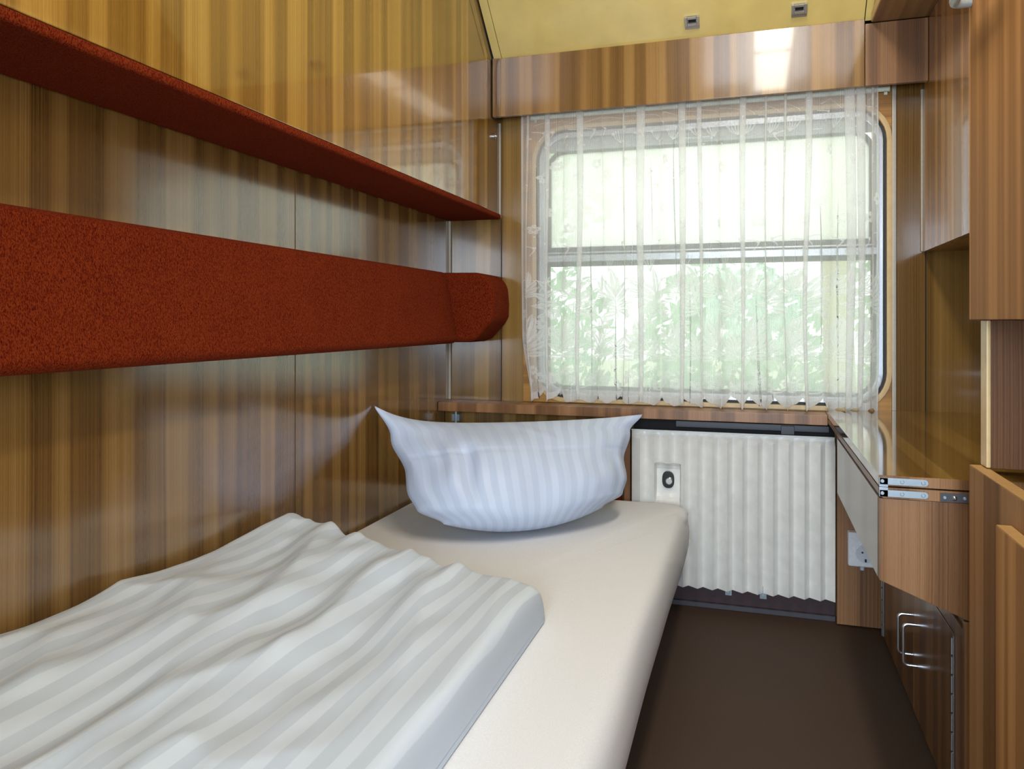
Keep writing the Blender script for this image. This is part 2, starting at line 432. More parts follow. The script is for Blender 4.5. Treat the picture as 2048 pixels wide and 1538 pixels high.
# window: pine surround, aluminium frame, rubber, two sashes
w1 = thing('window_1', None, None, (-.18, YB, .70)); del w1['label'], w1['category']; struct(w1)
o = plate_with_hole((-.835, .4305, .692, 1.80), rrect(WIN[0]+.004, WIN[1]-.004, WIN[2]+.004, WIN[3]-.004, WR), YB-.006, YB-.0005).build('wood_surround', M['pine'], w1)
mb = MB(); ring_frame(mb, WIN, WR, -.012, .004, YB-.010, YB+.012); lab(mb.build('moulding', M['pale_edge'], w1, bevel=.002), 'pale pine moulding')
mb = MB(); ring_frame(mb, WIN, WR, .004, .012, YB+.004, YB+.05); mb.build('seal', M['rubber'], w1)
mb = MB(); ring_frame(mb, WIN, WR, .012, .034, YB+.002, YB+.06); lab(mb.build('frame', M['alu'], w1, bevel=.003), 'silver aluminium frame')
ix0, ix1, iz0, iz1 = WIN[0]+.034, WIN[1]-.034, WIN[2]+.034, WIN[3]-.034
mb = MB(); mb.box(ix0, ix1, YB+.018, YB+.05, iz1-.045, iz1+.006).box(ix0, ix0+.006, YB+.018, YB+.05, 1.23, iz1).box(ix1-.006, ix1, YB+.018, YB+.05, 1.23, iz1)
lab(mb.build('sash_frame', M['greymetal'], w1, bevel=.002), 'grey upper sash frame')
up = (ix0+.002, ix1-.002, 1.262, iz1-.038)
mb = MB(); half_ring(mb, up, .07, .016, True); mb.build('seal', M['rubber'], w1)
mb = MB(); half_ring(mb, (ix0, ix1, iz0, 1.215), .07, .013, False); mb.build('seal', M['rubber'], w1)
mb = MB().box(ix0-.004, ix1+.004, YB+.010, YB+.05, 1.216, 1.242).box(ix0, ix1, YB+.016, YB+.045, 1.246, 1.254)
lab(mb.build('meeting_rail', M['alu'], w1, bevel=.003), 'silver rail between the two panes')
mb = MB().box(ix0, ix1, YB+.024, YB+.042, 1.200, 1.272); lab(mb.build('rail_seal', M['rubber'], w1), 'dark seals above and below the rail')
mb = MB().prism(half_pane((up[0]+.008, up[1]-.008, up[2]+.003, up[3]-.008), .06, True), YB+.034, YB+.038, 'Y'); lab(mb.build('pane', M['pane_fog'], w1), 'fogged upper pane')
mb = MB().prism(half_pane((ix0+.006, ix1-.006, iz0+.006, 1.209), .06, False), YB+.034, YB+.038, 'Y'); lab(mb.build('pane', M['pane_clear'], w1), 'clear lower pane')
mb = MB().box(-.26, -.14, YB+.006, YB+.024, iz1-.040, iz1-.026).tube([(-.25, YB+.012, iz1-.03), (-.25, YB-.008, iz1-.034), (-.15, YB-.008, iz1-.034), (-.15, YB+.012, iz1-.03)], .005)
lab(mb.build('pull_handle', M['alu'], w1), 'small pull handle on the upper sash')

# ------------------------------------------------------------------ pelmet
pel = thing('pelmet', 'long striped wood pelmet boxed above the lace curtain', 'pelmet', (-.2, YP, 1.752))
mb = MB().box(-.9265, .3385, YP, YP+.018, 1.752, 1.967).box(-.9265, .3385, YP+.018, YB-.002, 1.945, 1.960)
mb.build('front_board', M['pelmet_wood'], pel, bevel=.0015)
lab(MB().box(-.9265, -.896, YP-.003, YP, 1.752, 1.967).build('end_strip', M['pelmet_wood'], pel), 'narrow end strip by the berth')
lab(MB().box(.3405, XC-.001, YP, YP+.018, 1.752, 1.952).build('end_board', M['cab_wood_x'], pel, bevel=.0015), 'short end board by the wall cabinet')

# ------------------------------------------------------------------ folded upper berth on the left wall
be = thing('folding_berth', 'upper berth folded flat against the left wall, glossy wood face', 'berth', (XU-.1, 1.4, 1.385))
zt = 1.964; yt = 2.649
mb = MB().prism([(YN+.02, 1.404), (yt, 1.404), (yt, zt), (yt-(ZC-.02-zt)/1.05, ZC-.02), (YN+.02, ZC-.02)], XU-.04, XU, 'X')
mb.build('face_panel', M['berth_wood'], be, bevel=.002)
mb = MB().prism([(2.655, 1.404), (YB-.012, 1.404), (YB-.012, 1.752), (YP-.004, 1.752), (YP-.004, 1.972), (2.36, ZC-.014), (2.27, ZC-.014), (2.655, 1.968)], XU-.05, XU-.003, 'X')
lab(mb.build('filler_strip', M['far_wood'], be, bevel=.001), 'fixed wood strip beside the berth face')
mb = MB().box(XL+.004, XU-.052, YN+.02, YB-.012, 1.404, 1.42); mb.box(XU-.06, XU-.05, YN+.02, YB-.012, 1.404, ZC-.03); lab(mb.build('berth_body', M['dark'], be), 'dark gap behind the berth face')
mb = MB().box(XL+.003, XU+.004, YN+.02, YB-.004, 1.384, 1.4035); lab(mb.build('underside', M['red'], be, bevel=.007, seg=3), 'dark red upholstered underside')
mb = MB(); cy, cz = 2.722, 1.684
mb.tube([(XU-.004, cy, cz), (XU+.006, cy, cz)], .011, 16).tube([(XU+.006, cy, cz), (XU+.012, cy, cz)], [.007, .004], 12)
lab(mb.build('stud', M['chrome'], be), 'small chrome stud')

# ------------------------------------------------------------------ red wall cushions
def outline_prism_round(poly, a, b, axis, name, mat, org, bevel, seg=4):
    return MB().prism(poly, a, b, axis).build(name, mat, None, org, bevel=bevel, seg=seg, ang=80)
o = outline_prism_round([(XL+.002, .918), (-1.036, .914), (-1.024, .930), (-1.066, 1.164), (-1.080, 1.173), (XL+.002, 1.173)], YN+.03, 2.598, 'Y', 'wall_cushion', M['red'], (-1.08, 1.1, .914), .008, 3)
tag(o, 'long red upholstered back cushion fixed along the left wall', 'cushion')
wp = [(XL+.003, .918), (-.985, .918), (-.955, .930), (-.905, .985), (-.890, 1.010), (-.888, 1.060), (-.893, 1.115), (-.905, 1.145), (-.93, 1.163), (-.96, 1.170), (XL+.003, 1.173)]
o = outline_prism_round(wp, 2.602, YB-.002, 'Y', 'corner_cushion', M['red'], (-1.01, 2.7, .918), .017, 4)
tag(o, 'short red headrest cushion with rounded end in the corner beside the window', 'cushion')

# ------------------------------------------------------------------ sill shelf, panelling under it, radiator niche
o = MB().box(XL+.002, .2265, 2.685, YB-.014, .656, .690).build('sill_shelf', M['edge_wood'], None, (-.45, 2.74, .656), bevel=.002)
tag(o, 'narrow striped wood shelf under the window, above the pillow', 'shelf')
up_ = thing('underwindow_panel', 'dark wood panel between the pillow and the window shelf', 'panel', (-.78, 2.77, 0))
MB().box(XL+.002, -.442, 2.755, 2.775, 0, .6555).build('board', M['far_wood'], up_, bevel=.001)
lab(MB().box(-.441, -.421, 2.722, 2.785, 0, .6555).build('end_board', M['cab_wood_x'], up_, bevel=.001), 'upright end board beside the radiator cover')
lab(MB().box(-1.12, -.452, 2.724, 2.7535, .22, .415).build('end_pad', M['red'], up_, bevel=.008, seg=3), 'dark red upholstered pad at the head of the bed')
o = MB().tube([(-1.085, 2.735, .60), (-1.085, 2.735, .6555)], .006, 10).box(-1.10, -1.07, 2.73, 2.7545, .615, .640).build('shelf_bracket', M['steel'], None, (-1.085, 2.74, .6)); tag(o, 'small steel bracket under the left end of the window shelf', 'bracket')

rad = thing('radiator_cover', 'ivory corrugated metal heater cover below the window', 'radiator cover', (-.083, 2.735, .075))
RX0, RX1, RZ0, RZ1 = -.416, .252, .075, .608
PITCH = .0492
def smooth(a, b, x):
    t = max(0, min(1, (x-a)/(b-a))); return t*t*(3-2*t)
def corr(x):
    t = ((x-RX0)/PITCH) % 1.
    if t < .50: return -.012*(t/.50)*.25 - .0
    if t < .56: return -.003-.009*(t-.50)/.06
    if t < .94: return -.012*(1-(t-.56)/.38*.15)
    return -.0102*(1-(t-.94)/.06)
def corr(x):
    t = ((x-RX0)/PITCH) % 1.
    return -.025*(t/.66) if t < .66 else -.025*(1-(t-.66)/.34)
KX, KZ = -.289, .438
def rad_y(x, z):
    top = smooth(RZ1-.004, RZ1-.028, z)
    c = corr(x)*top
    hx = abs(x-KX); hz = z-KZ
    inx = 1-smooth(.040, .046, hx); 
    inz = (1-smooth(.040, .062, hz)) if hz > 0 else (1-smooth(.045, .085, -hz))
    k = inx*inz
    return 2.739+c*(1-k)+k*.010
xs = []
for i in range(int((RX1-RX0)/PITCH)+2):
    for t in (0, .02, .16, .31, .46, .64, .66, .68, .78, .88, .98):
        x = RX0+(i+t)*PITCH
        if x <= RX1: xs.append(x)
xs += [RX1, KX-.046, KX-.043, KX-.040, KX+.040, KX+.043, KX+.046]; xs = sorted(set(round(x, 5) for x in xs))
zs = [RZ0+(RZ1-RZ0)*k/44 for k in range(45)]+[RZ1-.004, RZ1-.010, RZ1-.016, RZ1-.022, RZ1-.028]; zs = sorted(set(round(z, 5) for z in zs))
mb = MB(); nx, nz = len(xs), len(zs)
v = [(x, rad_y(x, z), z) for z in zs for x in xs]
f = [(j*nx+i, j*nx+i+1, (j+1)*nx+i+1, (j+1)*nx+i) for j in range(nz-1) for i in range(nx-1)]
v2 = [(p[0], p[1]+.002, p[2]) for p in v]; n0 = len(v)
f += [tuple(i+n0 for i in reversed(q)) for q in list(f)]
edge = [j*nx for j in range(nz)], [j*nx+nx-1 for j in range(nz)], list(range(nx)), [(nz-1)*nx+i for i in range(nx)]
for e in edge: f += [(e[k], e[k+1], e[k+1]+n0, e[k]+n0) for k in range(len(e)-1)]
mb.add(v+v2, f); mb.build('corrugated_sheet', M['rad'], rad, ang=14)
lab(MB().box(RX0, RX1, 2.729, 2.740, RZ1+.0005, RZ1+.005).build('top_edge', M['rad'], rad, bevel=.001), 'folded top edge')
def oval(cx, cz, rx, rz, n=24): return [(cx+rx*math.cos(2*PI*k/n), cz+rz*math.sin(2*PI*k/n)) for k in range(n)]
kn = MB().prism([(KX+.021*math.copysign(abs(math.cos(a))**.8, math.cos(a)), KZ+.030*math.copysign(abs(math.sin(a))**.8, math.sin(a))) for a in [2*PI*k/28 for k in range(28)]], 2.741, 2.747, 'Y').build('lock_recess', M['black'], rad, bevel=.002)
lab(kn, 'black oval lock recess')
mb = MB().tube([(KX+.004, 2.743, KZ-.003), (KX+.004, 2.734, KZ-.003)], .0125, 20).tube([(KX+.004, 2.734, KZ-.003), (KX+.004, 2.732, KZ-.003)], [.0125, .010], 20)
kb = mb.build('lock_screw', M['chrome'], rad); lab(kb, 'round chrome lock')
for x in (-.085, .028):
    lab(MB().box(x-.011, x+.011, 2.738, 2.747, .055, .098).tube([(x, 2.738, .066), (x, 2.734, .066)], .005, 8).build('mounting_clip', M['steel'], rad, bevel=.001), 'steel clip below the sheet')
ht = thing('heater', 'dark heater duct in the black gap above the ivory cover', 'heater', (-.08, 2.775, .1))
MB().box(-.415, .255, 2.782, 2.796, .10, .652).build('back_plate', M['dark'], ht)
lab(MB().box(-.265, .238, 2.758, 2.781, .622, .645).build('duct', M['darkmetal'], ht, bevel=.003), 'grey sheet metal duct')
lab(MB().box(.085, .128, 2.749, 2.7575, .612, .642).build('bracket', M['darkmetal'], ht, bevel=.002), 'grey bracket at the right end')
lab(MB().box(-.40, .245, 2.758, 2.781, .13, .60).build('core', M['darkmetal'], ht, bevel=.003), 'dark heater core')
mb = MB().box(-1.13, .256, 2.757, 2.781, .018, .095, 0).box(-1.13, .256, 2.748, 2.781, 0, .018, 1)
struct(mb.build('baseboard_far', [M['skirt'], M['darkmetal']], bevel=.002))

# ------------------------------------------------------------------ bed
bed = thing('bed', 'low single bed with white fitted sheet along the left wall', 'bed', (-.67, 1.6, 0))
MB().box(XL+.004, -.30, .42, 2.70, 0, .215).build('bed_base', M['dark_wood'], bed, bevel=.004)
MX0, MX1, MY0, MY1, MZ0, MZ1 = XL+.004, -.205, .40, 2.710, .2155, .372
def mattress():
    # stack of rounded outlines, softened top edge, side slightly hollow below
    lev = [(MZ0, .020), (.235, .006), (.26, .000), (.30, .001), (.33, .006), (.350, .013), (.362, .022), (.369, .034), (.372, .055)]
    mb = MB(); rings = []
    for z, ins in lev:
        x0, x1, y0, y1 = MX0+ins*.3, MX1-ins, MY0+ins, MY1-ins
        ring = []
        for cx, cy, a0, r in ((x1, y1, 0, .075), (x0, y1, 90, .03), (x0, y0, 180, .03), (x1, y0, 270, .06)):
            sx = -1 if a0 in (0, 270) else 1; sy = -1 if a0 in (0, 90) else 1
            for k in range(9):
                a = math.radians(a0+90*k/8); ring.append([cx+sx*r+r*math.cos(a), cy+sy*r+r*math.sin(a), z])
            # run points along the next side, with gentle waviness of the tucked sheet
        rings.append(ring)
    dense = []
    for ring in rings:
        out = []
        for i, p in enumerate(ring):
            q = ring[(i+1) % len(ring)]
            d = math.dist(p[:2], q[:2]); k = max(1, int(d/.05)) if d > .1 else 1
            for t in range(k): out.append([p[0]+(q[0]-p[0])*t/k, p[1]+(q[1]-p[1])*t/k, p[2]])
        dense.append(out)
    for li, ring in enumerate(dense):
        for p in ring:
            if p[0] > -.5 and p[2] < .36:
                p[0] += .006*mnoise.noise(Vector((0, p[1]*2.1, p[2]*3)))
            if p[0] > -.32 and p[1] > 2.56 and .33 < p[2]:   # gathered sheet corner
                p[0] += .010; p[1] += .004
    n = len(dense[0]); v = [tuple(p) for r in dense for p in r]
    f = [(j*n+i, j*n+(i+1) % n, (j+1)*n+(i+1) % n, (j+1)*n+i) for j in range(len(dense)-1) for i in range(n)]
    c = len(v); v.append(((MX0+MX1)/2, (MY0+MY1)/2, .374))
    f += [((len(dense)-1)*n+i, (len(dense)-1)*n+(i+1) % n, c) for i in range(n)]
    f.append(tuple(range(n-1, -1, -1)))
    mb.add(v, f); return mb
lab(mattress().build('mattress', M['sheet'], bed, ang=60), 'mattress under a taut white fitted sheet')

# duvet: folded quilt, satin stripes along its length, wrinkled towards the wall
def duvet():
    nu, nv = 120, 170
    def far_edge(a):     # y of the far edge for a in 0 (wall) .. 1 (aisle)
        return 1.695-.165*a+.012*math.sin(a*9)
    def pos(u, v, top):
        a = u; x = -1.125+(-.412+1.125)*a
        y1 = far_edge(a); y0 = .41
        t = v
        y = y0+(y1-y0)*t
        p = 5.
        eu = abs(2*a-1); ev = abs(2*t-1)
        prof = max(0., (1-eu**44))**.40 * max(0., (1-ev**60))**.40
        thick = .126-.042*smooth(.0, .85, a)
        if t > .5: thick *= 1-.08*smooth(.86, 1., t)
        zb = .3765+.010*(1-prof)
        if not top: return (x, y, zb)
        wr = 0.
        fade = 1-.85*smooth(.62, .90, a)
        q = Vector((x*7.5+1.1*y, y*1.9-.8*x, 0)); r1 = mnoise.noise(q)
        wr += .024*(1-abs(r1)*2.2)*fade
        q = Vector((x*17-2.0*y+5, y*3.4+1.2*x, 3.)); r2 = mnoise.noise(q); wr += .0105*r2*fade
        q = Vector((x*30+6*y, y*9, 7.)); wr += .0030*mnoise.noise(q)*(.3+fade)
        # creases running in from the far edge
        wr += .006*math.sin(x*62+4*mnoise.noise(Vector((x*5, y*4, 1))))*smooth(y1-.34, y1-.03, y)*fade
        # crumpled diagonal furrow
        z = .3765+thick*prof+wr*prof
        return (x+.004*r2*prof, y, z)
    mb = MB()
    uvf = lambda a, b: (a*.745+.012*mnoise.noise(Vector((a*4, b*5, 0))), b*1.3)
    mb.grid(lambda u, v: pos(ease(u), ease(v), True), nu, nv, uvfn=lambda u, v: uvf(ease(u), ease(v)))
    mb.grid(lambda u, v: pos(ease(u), ease(v), False), nu, nv, uvfn=lambda u, v: uvf(ease(u), ease(v)))
    return mb
def ease(u):      # crowd samples towards both edges
    c = .5-.5*math.cos(PI*u); return .25*u+.75*c
def weld_edges(ob):
    bm = bmesh.new(); bm.from_mesh(ob.data); bmesh.ops.remove_doubles(bm, verts=bm.verts, dist=.0006)
    bmesh.ops.recalc_face_normals(bm, faces=bm.faces); bm.to_mesh(ob.data); bm.free()
o = duvet().build('duvet', M['duvet'], None, (-.77, 1.0, .374), uv=True, ang=180)
tag(o, 'pale striped satin duvet folded over the near part of the bed', 'duvet')

# pillow: plump, leaning back on its lower edge, two pointed upper corners
def pillow():
    n = 72
    mid = Vector((-.745, 2.375, 0)); yaw = math.radians(28)
    wx = Vector((math.cos(yaw), math.sin(yaw), 0)); nf = Vector((math.sin(yaw), -math.cos(yaw), 0))     # nf: towards the viewer
    Z0, H = .392, .288
    fr = (nf*math.cos(.45)+Vector((0, 0, 1))*math.sin(.45))
    def lerp(t, pts):
        for (a, p), (b, q) in zip(pts, pts[1:]):
            if t <= b: return p+(q-p)*smooth(a, b, t)
        return pts[-1][1]
    def pos(u, v, side):
        s, t = 2*u-1, v
        half = lerp(t, [(0, .285), (.14, .350), (.3, .362), (.5, .356), (.82, .392), (1, .440)])
        core = 1-(1-t)**3*.12
        sx = s*half*core
        z = Z0+H*t
        z -= .012*smooth(.6, 1, t)*(1-s*s)
        z += smooth(.75, 1, t)*abs(s)**5*(.050 if s < 0 else .004)
        z += (1-t)**2*.030*abs(s)**2
        fwd = (.272-.055*s)*(1-t)**1.05
        e = max(0., 1-abs(s)**3.)
        st = (max(0, t)**.42)*((1-t)**.75)*1.9
        T = .138*e**.6*st
        T *= 1+.16*math.exp(-((s+.30)/.35)**2)
        if side > 0: T = -T*.5
        w = 0.
        if side < 0:
            w += .016*math.exp(-((s+.70-.12*t)/.05)**2)*smooth(.15, .4, t)*(1-smooth(.58, .75, t))
            w -= .020*math.exp(-((s+.56-.14*t)/.055)**2)*smooth(.12, .4, t)*(1-smooth(.55, .72, t))
            w += .010*math.exp(-((s+.44-.05*t)/.04)**2)*smooth(.2, .45, t)*(1-smooth(.5, .7, t))
            w += .0055*math.sin(s*34+4*t)*smooth(.55, .95, abs(s))*math.sin(PI*t)
            w += .009*mnoise.noise(Vector((s*3.2, t*2.4, 2.)))+.004*mnoise.noise(Vector((s*9, t*5, 5.)))
            w -= .005*math.exp(-((t-.60)/.016)**2)*(.4+.6*abs(s))
            w += .006*math.exp(-((s-.1+1.2*(t-.85))/.05)**2)*smooth(.6, .8, t)
            w *= min(1., 6*e)*min(1., 5*t)*min(1., 7*(1-t))
        p = mid+wx*sx+nf*fwd+Vector((0, 0, z))+fr*(T+w)
        p += nf*(-.05*s*s*(1-t)**.5)                        # ends swing back
        if p.z < .3765: p.z = .3765
        if p.x < XL+.006: p.x = XL+.006
        return tuple(p)
    mb = MB()
    uvf = lambda u, v: ((2*u-1)*.38, v*.35)
    mb.grid(lambda u, v: pos(ease(u), ease(v), -1), n, n, uvfn=lambda u, v: uvf(ease(u), ease(v)))
    mb.grid(lambda u, v: pos(ease(u), ease(v), 1), n, n, uvfn=lambda u, v: uvf(ease(u), ease(v)))
    return mb
o = pillow().build('pillow', M['pillow'], None, (-.77, 2.45, .374), uv=True, ang=180)
tag(o, 'pale blue striped pillow standing with pointed corners at the bed head', 'pillow')

# ------------------------------------------------------------------ folding table, washstand below it
TX0, TY0 = .2265, 1.615
ft = thing('folding_table', 'glossy striped wood folding table top below the window corner', 'table', (.5, 2.1, .657))
MB().box(TX0, XR-.002, TY0, YB-.002, .6805, .7005).build('upper_leaf', M['top_wood'], ft, bevel=.0012)
lab(MB().box(TX0, .40, TY0-.0012, TY0-.0002, .681, .700).build('edge_strip', M['edge_wood'], ft), 'brown front edge strip')
MB().prism([(TX0, .664), (TX0+.008, .656), (XR-.002, .656), (XR-.002, .6775), (TX0, .6775)], TY0+.001, 2.684, 'Y').build('lower_leaf', M['edge_wood'], ft, bevel=.001)
def plate(x0, x1, z0, z1, y, th=.0022):
    r = (z1-z0)/2
    pts = [(x0, z0), (x1-r, z0)]+[(x1-r+r*math.sin(PI*k/8), z0+r-r*math.cos(PI*k/8)) for k in range(1, 8)]+[(x1-r, z1), (x0, z1)]
    return MB().prism(pts, y-th, y, 'Y')
hg = None
for z0, z1 in ((.6835, .6965), (.6605, .6735)):
    mb = plate(TX0+.001, TX0+.085, z0, z1, TY0-.0013); mb.box(TX0+.0005, TX0+.016, TY0-.0035, TY0-.0013, min(z0, .676)if z0 < .68 else .679, .6785 if z0 < .68 else z1)
    h = mb.build('hinge_plate', M['steel'], ft, bevel=.0005)
    for x in (.004, .038, .074):
        MB().tube([(TX0+x+.002, TY0-.0034, (z0+z1)/2), (TX0+x+.002, TY0-.0046, (z0+z1)/2)], [.0038, .0028], 12).build('screw', M['steel'], h)
mb = MB().box(TX0+.105, TX0+.150, TY0-.0030, TY0-.0003, .6578, .6735)
ca = lab(mb.build('catch_plate', M['darkmetal'], ft, bevel=.0005), 'dark ball catch plate')
lab(MB().tube([(TX0+.128, TY0-.003, .6655), (TX0+.128, TY0-.006, .6655), (TX0+.128, TY0-.009, .6655)], [.0045, .0042, .0015], 14).build('ball', M['chrome'], ca), 'steel catch ball')
for x in (.112, .145): MB().tube([(TX0+x, TY0-.003, .6655), (TX0+x, TY0-.0042, .6655)], [.0032, .0024], 10).build('screw', M['steel'], ca)

ws = thing('washstand', 'wood washstand under the folding table with two low doors', 'washstand', (.6, 2.1, 0))
mb = MB().prism([(TX0+.002, .499), (.384, .436), (.400, .436), (.400, .6555), (TX0+.002, .6555)], TY0+.002, TY0+.02, 'Y')
lab(mb.build('apron', M['cab_wood_x'], ws, bevel=.001), 'front apron with slanting lower edge')
mb = MB().box(TX0+.001, TX0+.018, TY0+.0205, 2.40, .499, .6555)
lab(mb.build('side_apron', M['far_wood'], ws, bevel=.001), 'long plain side of the apron')
lab(MB().box(.3895, .405, TY0+.0205, 2.40, .40, .6555).build('inner_board', M['dark_wood'], ws), 'inner board behind the apron')
DX = .383
lab(MB().box(.372, .60, TY0+.001, TY0+.016, 0, .4355).build('end_stile', M['cab_wood_x'], ws, bevel=.001), 'front end stile of the cupboard')
MB().box(DX+.001, DX+.018, TY0+.0165, 1.745, 0, .399).build('side_board', M['dark_wood'], ws)
MB().box(DX+.001, DX+.018, 1.7455, 2.158, .366, .399).build('top_rail', M['dark_wood'], ws)
MB().box(DX+.03, XR-.004, TY0+.03, 2.64, .002, .39).build('carcass', M['dark'], ws)
def handle(ya, zb, zt_, parent):
    pts = [(DX+.001, ya, zt_), (DX-.018, ya, zt_)]
    for k in range(1, 6):
        a = PI/2*k/5; pts.append((DX-.018-.011*math.sin(a), ya, zt_-.011*(1-math.cos(a))))
    for k in range(0, 6):
        a = PI/2*k/5; pts.append((DX-.018-.011*math.cos(a), ya, zb+.011*(1-math.sin(a))))
    pts += [(DX+.001, ya, zb)]
    return MB().tube(pts, .0038, 10).build('handle', M['alu'], parent)
d1 = MB().box(DX, DX+.016, 2.160, 2.632, .012, .398).build('door', M['dark_wood'], ws, bevel=.001)
lab(handle(2.195, .139, .241, d1), 'bent metal bar handle of the far door')
lab(d1, 'far cupboard door')
d2 = MB().box(DX, DX+.016, 1.750, 2.157, .012, .364).build('door', M['dark_wood'], ws, bevel=.001)
lab(d2, 'near cupboard door'); lab(handle(2.124, .139, .241, d2), 'bent metal bar handle of the near door')
for y, zt2, nm in ((2.636, .398, 'far piano hinge'), (1.7475, .364, 'near piano hinge')):
    mb = MB(); nseg = 9 if zt2 < .38 else 10
    for k in range(nseg):
        z0 = .014+(zt2-.016)*k/nseg; z1 = .014+(zt2-.016)*(k+.86)/nseg
        mb.tube([(DX-.003, y, z0), (DX-.003, y, z1)], .0032, 8)
    mb.box(DX-.0012, DX-.0002, y-.004, y+.004, .013, zt2-.002)
    lab(mb.build('hinge', M['alu'], ws), nm)
lab(MB().box(.2570, .395, 2.722, 2.742, .004, .6555).build('back_board', M['cab_wood_x'], ws, bevel=.001), 'narrow upright back board carrying the socket')
# socket
sk = thing('wall_socket', 'white surface-mounted power socket low on the wood panel', 'socket', (.325, 2.721, .195))
SX, SZ, SY = .332, .262, 2.7215
MB().box(SX-.045, SX+.045, SY-.038, SY, SZ-.055, SZ+.055).build('housing', M['white'], sk, bevel=.006, seg=3)
mb = MB().tube([(SX+.006, SY-.0385, SZ-.010), (SX+.006, SY-.042, SZ-.010)], .033, 28).build('face_ring', M['white'], sk, bevel=.001)
lab(MB().tube([(SX+.006, SY-.0422, SZ-.010), (SX+.006, SY-.0426, SZ-.010)], .029, 28).build('outlet_well', plain('socket_grey', (.62, .65, .70), .4), sk), 'round outlet well')
wl = MB()
for dx in (-.0095, .0095): wl.tube([(SX+.006+dx, SY-.0427, SZ-.006), (SX+.006+dx, SY-.0432, SZ-.006)], .0032, 12)
wl.tube([(SX+.006, SY-.0427, SZ+.012), (SX+.006, SY-.0432, SZ+.012)], .0018, 10).box(SX+.003, SX+.009, SY-.0440, SY-.0427, SZ-.036, SZ-.026)
lab(wl.build('contacts', M['hole'], sk), 'dark contact holes')
lab(MB().box(SX-.012, SX+.016, SY-.0392, SY-.0382, SZ+.042, SZ+.048).build('marking', M['grey_print'], sk), 'small grey marking above the outlet')
lab(MB().tube([(SX, SY-.006, SZ-.0555), (SX, SY-.006, SZ-.072)], .007, 12).build('cable_gland', plain('clear_gland', (.55, .55, .62), .3), sk), 'translucent cable gland below')

# ------------------------------------------------------------------ cabinets on the right
wc = thing('wall_cabinet', 'striped wood wall cabinet right of the window above the table', 'cabinet', (.69, 2.1, 1.22))
MB().box(XC, XC+.02, 1.50, YB-.002, 1.220, 1.9525).build('side_panel', M['cab_wood_y'], wc, bevel=.0015)
lab(MB().box(XC+.0205, XR-.002, 1.50, YB-.002, 1.222, 1.240).build('bottom_panel', M['soffit_wood'], wc), 'shaded bottom panel')
MB().box(XC+.0205, XR-.002, 1.52, 1.54, 1.2405, 1.9525).build('end_panel', M['dark_wood'], wc)
ol = thing('overhead_locker', 'wood overhead locker at the ceiling, top right corner', 'locker', (.6, 1.9, 1.9535))
MB().box(.361, XR-.002, .80, YP-.001, 1.9535, 1.972).build('bottom_panel', M['soffit_wood'], ol, bevel=.001)
lab(MB().prism([(.80, 1.9725), (YP-.002, 1.9725), (2.30, ZC-.003), (.80, ZC-.003)], .361, .375, 'X').build('front_panel', M['cab_wood_y'], ol, bevel=.001), 'front panel under the ceiling')
lab(MB().box(.3575, .3607, .80, YP-.002, 1.955, 1.985).build('edge_lip', M['pale_edge'], ol), 'pale edge lip')

NX, NY = .350, 1.490
uc = thing('tall_cupboard', 'upper wood cupboard at the right edge, nearest the viewer', 'cupboard', (.6, .9, .997))
MB().box(NX, NX+.02, .05, NY, .997, 1.9525).build('door', M['near_wood'], uc, bevel=.0015)
MB().box(NX+.0205, XR-.002, .05, NY-.002, .999, 1.016).build('bottom_panel', M['soffit_wood'], uc)
MB().box(NX+.0205, XR-.002, NY-.02, NY-.001, 1.0165, 1.9525).build('end_panel', M['dark_wood'], uc)
pts = [(NX+.002, 1.478, 1.535), (NX-.016, 1.478, 1.535)]+[(NX-.016-.012*math.sin(a), 1.478-.012*(1-math.cos(a)), 1.535-.0*a) for a in (.5, 1., 1.57)]+[(NX-.028, 1.30, 1.535)]+[(NX-.016-.012*math.cos(a), 1.30-.012*math.sin(a), 1.535) for a in (.5, 1., 1.57)]+[(NX+.002, 1.288, 1.535)]
lab(MB().tube(pts, .008, 12).build('handle', M['greymetal'], uc), 'grey metal grip handle')
lc = thing('low_cupboard', 'low wood cupboard at the right edge below the open niche', 'cupboard', (.6, .9, 0))
MB().box(NX, NX+.022, .05, NY, .004, .749).build('front_panel', M['low_wood'], lc, bevel=.001)
lab(MB().box(NX+.0005, NX+.0215, .052, NY-.002, .7492, .7502).build('edge_strip', M['orange_edge'], lc), 'orange plywood top edge')
lab(MB().box(NX+.0225, XR-.002, .05, NY, .715, .741).build('counter', M['top_wood'], lc, bevel=.002), 'counter inside the niche')
MB().box(NX+.0225, XR-.002, NY-.02, NY-.001, .004, .7145).build('end_panel', M['dark_wood'], lc)
lab(MB().box(NX+.0230, NX+.0270, .06, NY-.02, .7412, .7440).build('seal', M['darkmetal'], lc), 'thin dark seal along the counter')
fl = lab(MB().box(NX-.020, NX-.0005, .05, 1.262, .012, .702).build('flap_door', M['near_wood'], lc, bevel=.001), 'low flap door standing proud of the front')
lab(MB().box(NX-.0195, NX-.001, .052, 1.260, .7022, .7034).build('edge_strip', M['orange_edge'], fl), 'orange plywood top edge')
npn = thing('niche_panel', 'dark reddish wood panel upright in the niche at the right edge', 'panel', (.6, 1.47, .7415))
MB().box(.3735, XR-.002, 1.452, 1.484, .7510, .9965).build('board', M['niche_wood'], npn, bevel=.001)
lab(MB().box(.3660, .3733, 1.452, 1.486, .7515, .9965).build('edge_strip', M['pale_edge'], npn, bevel=.002), 'pale front edge strip')

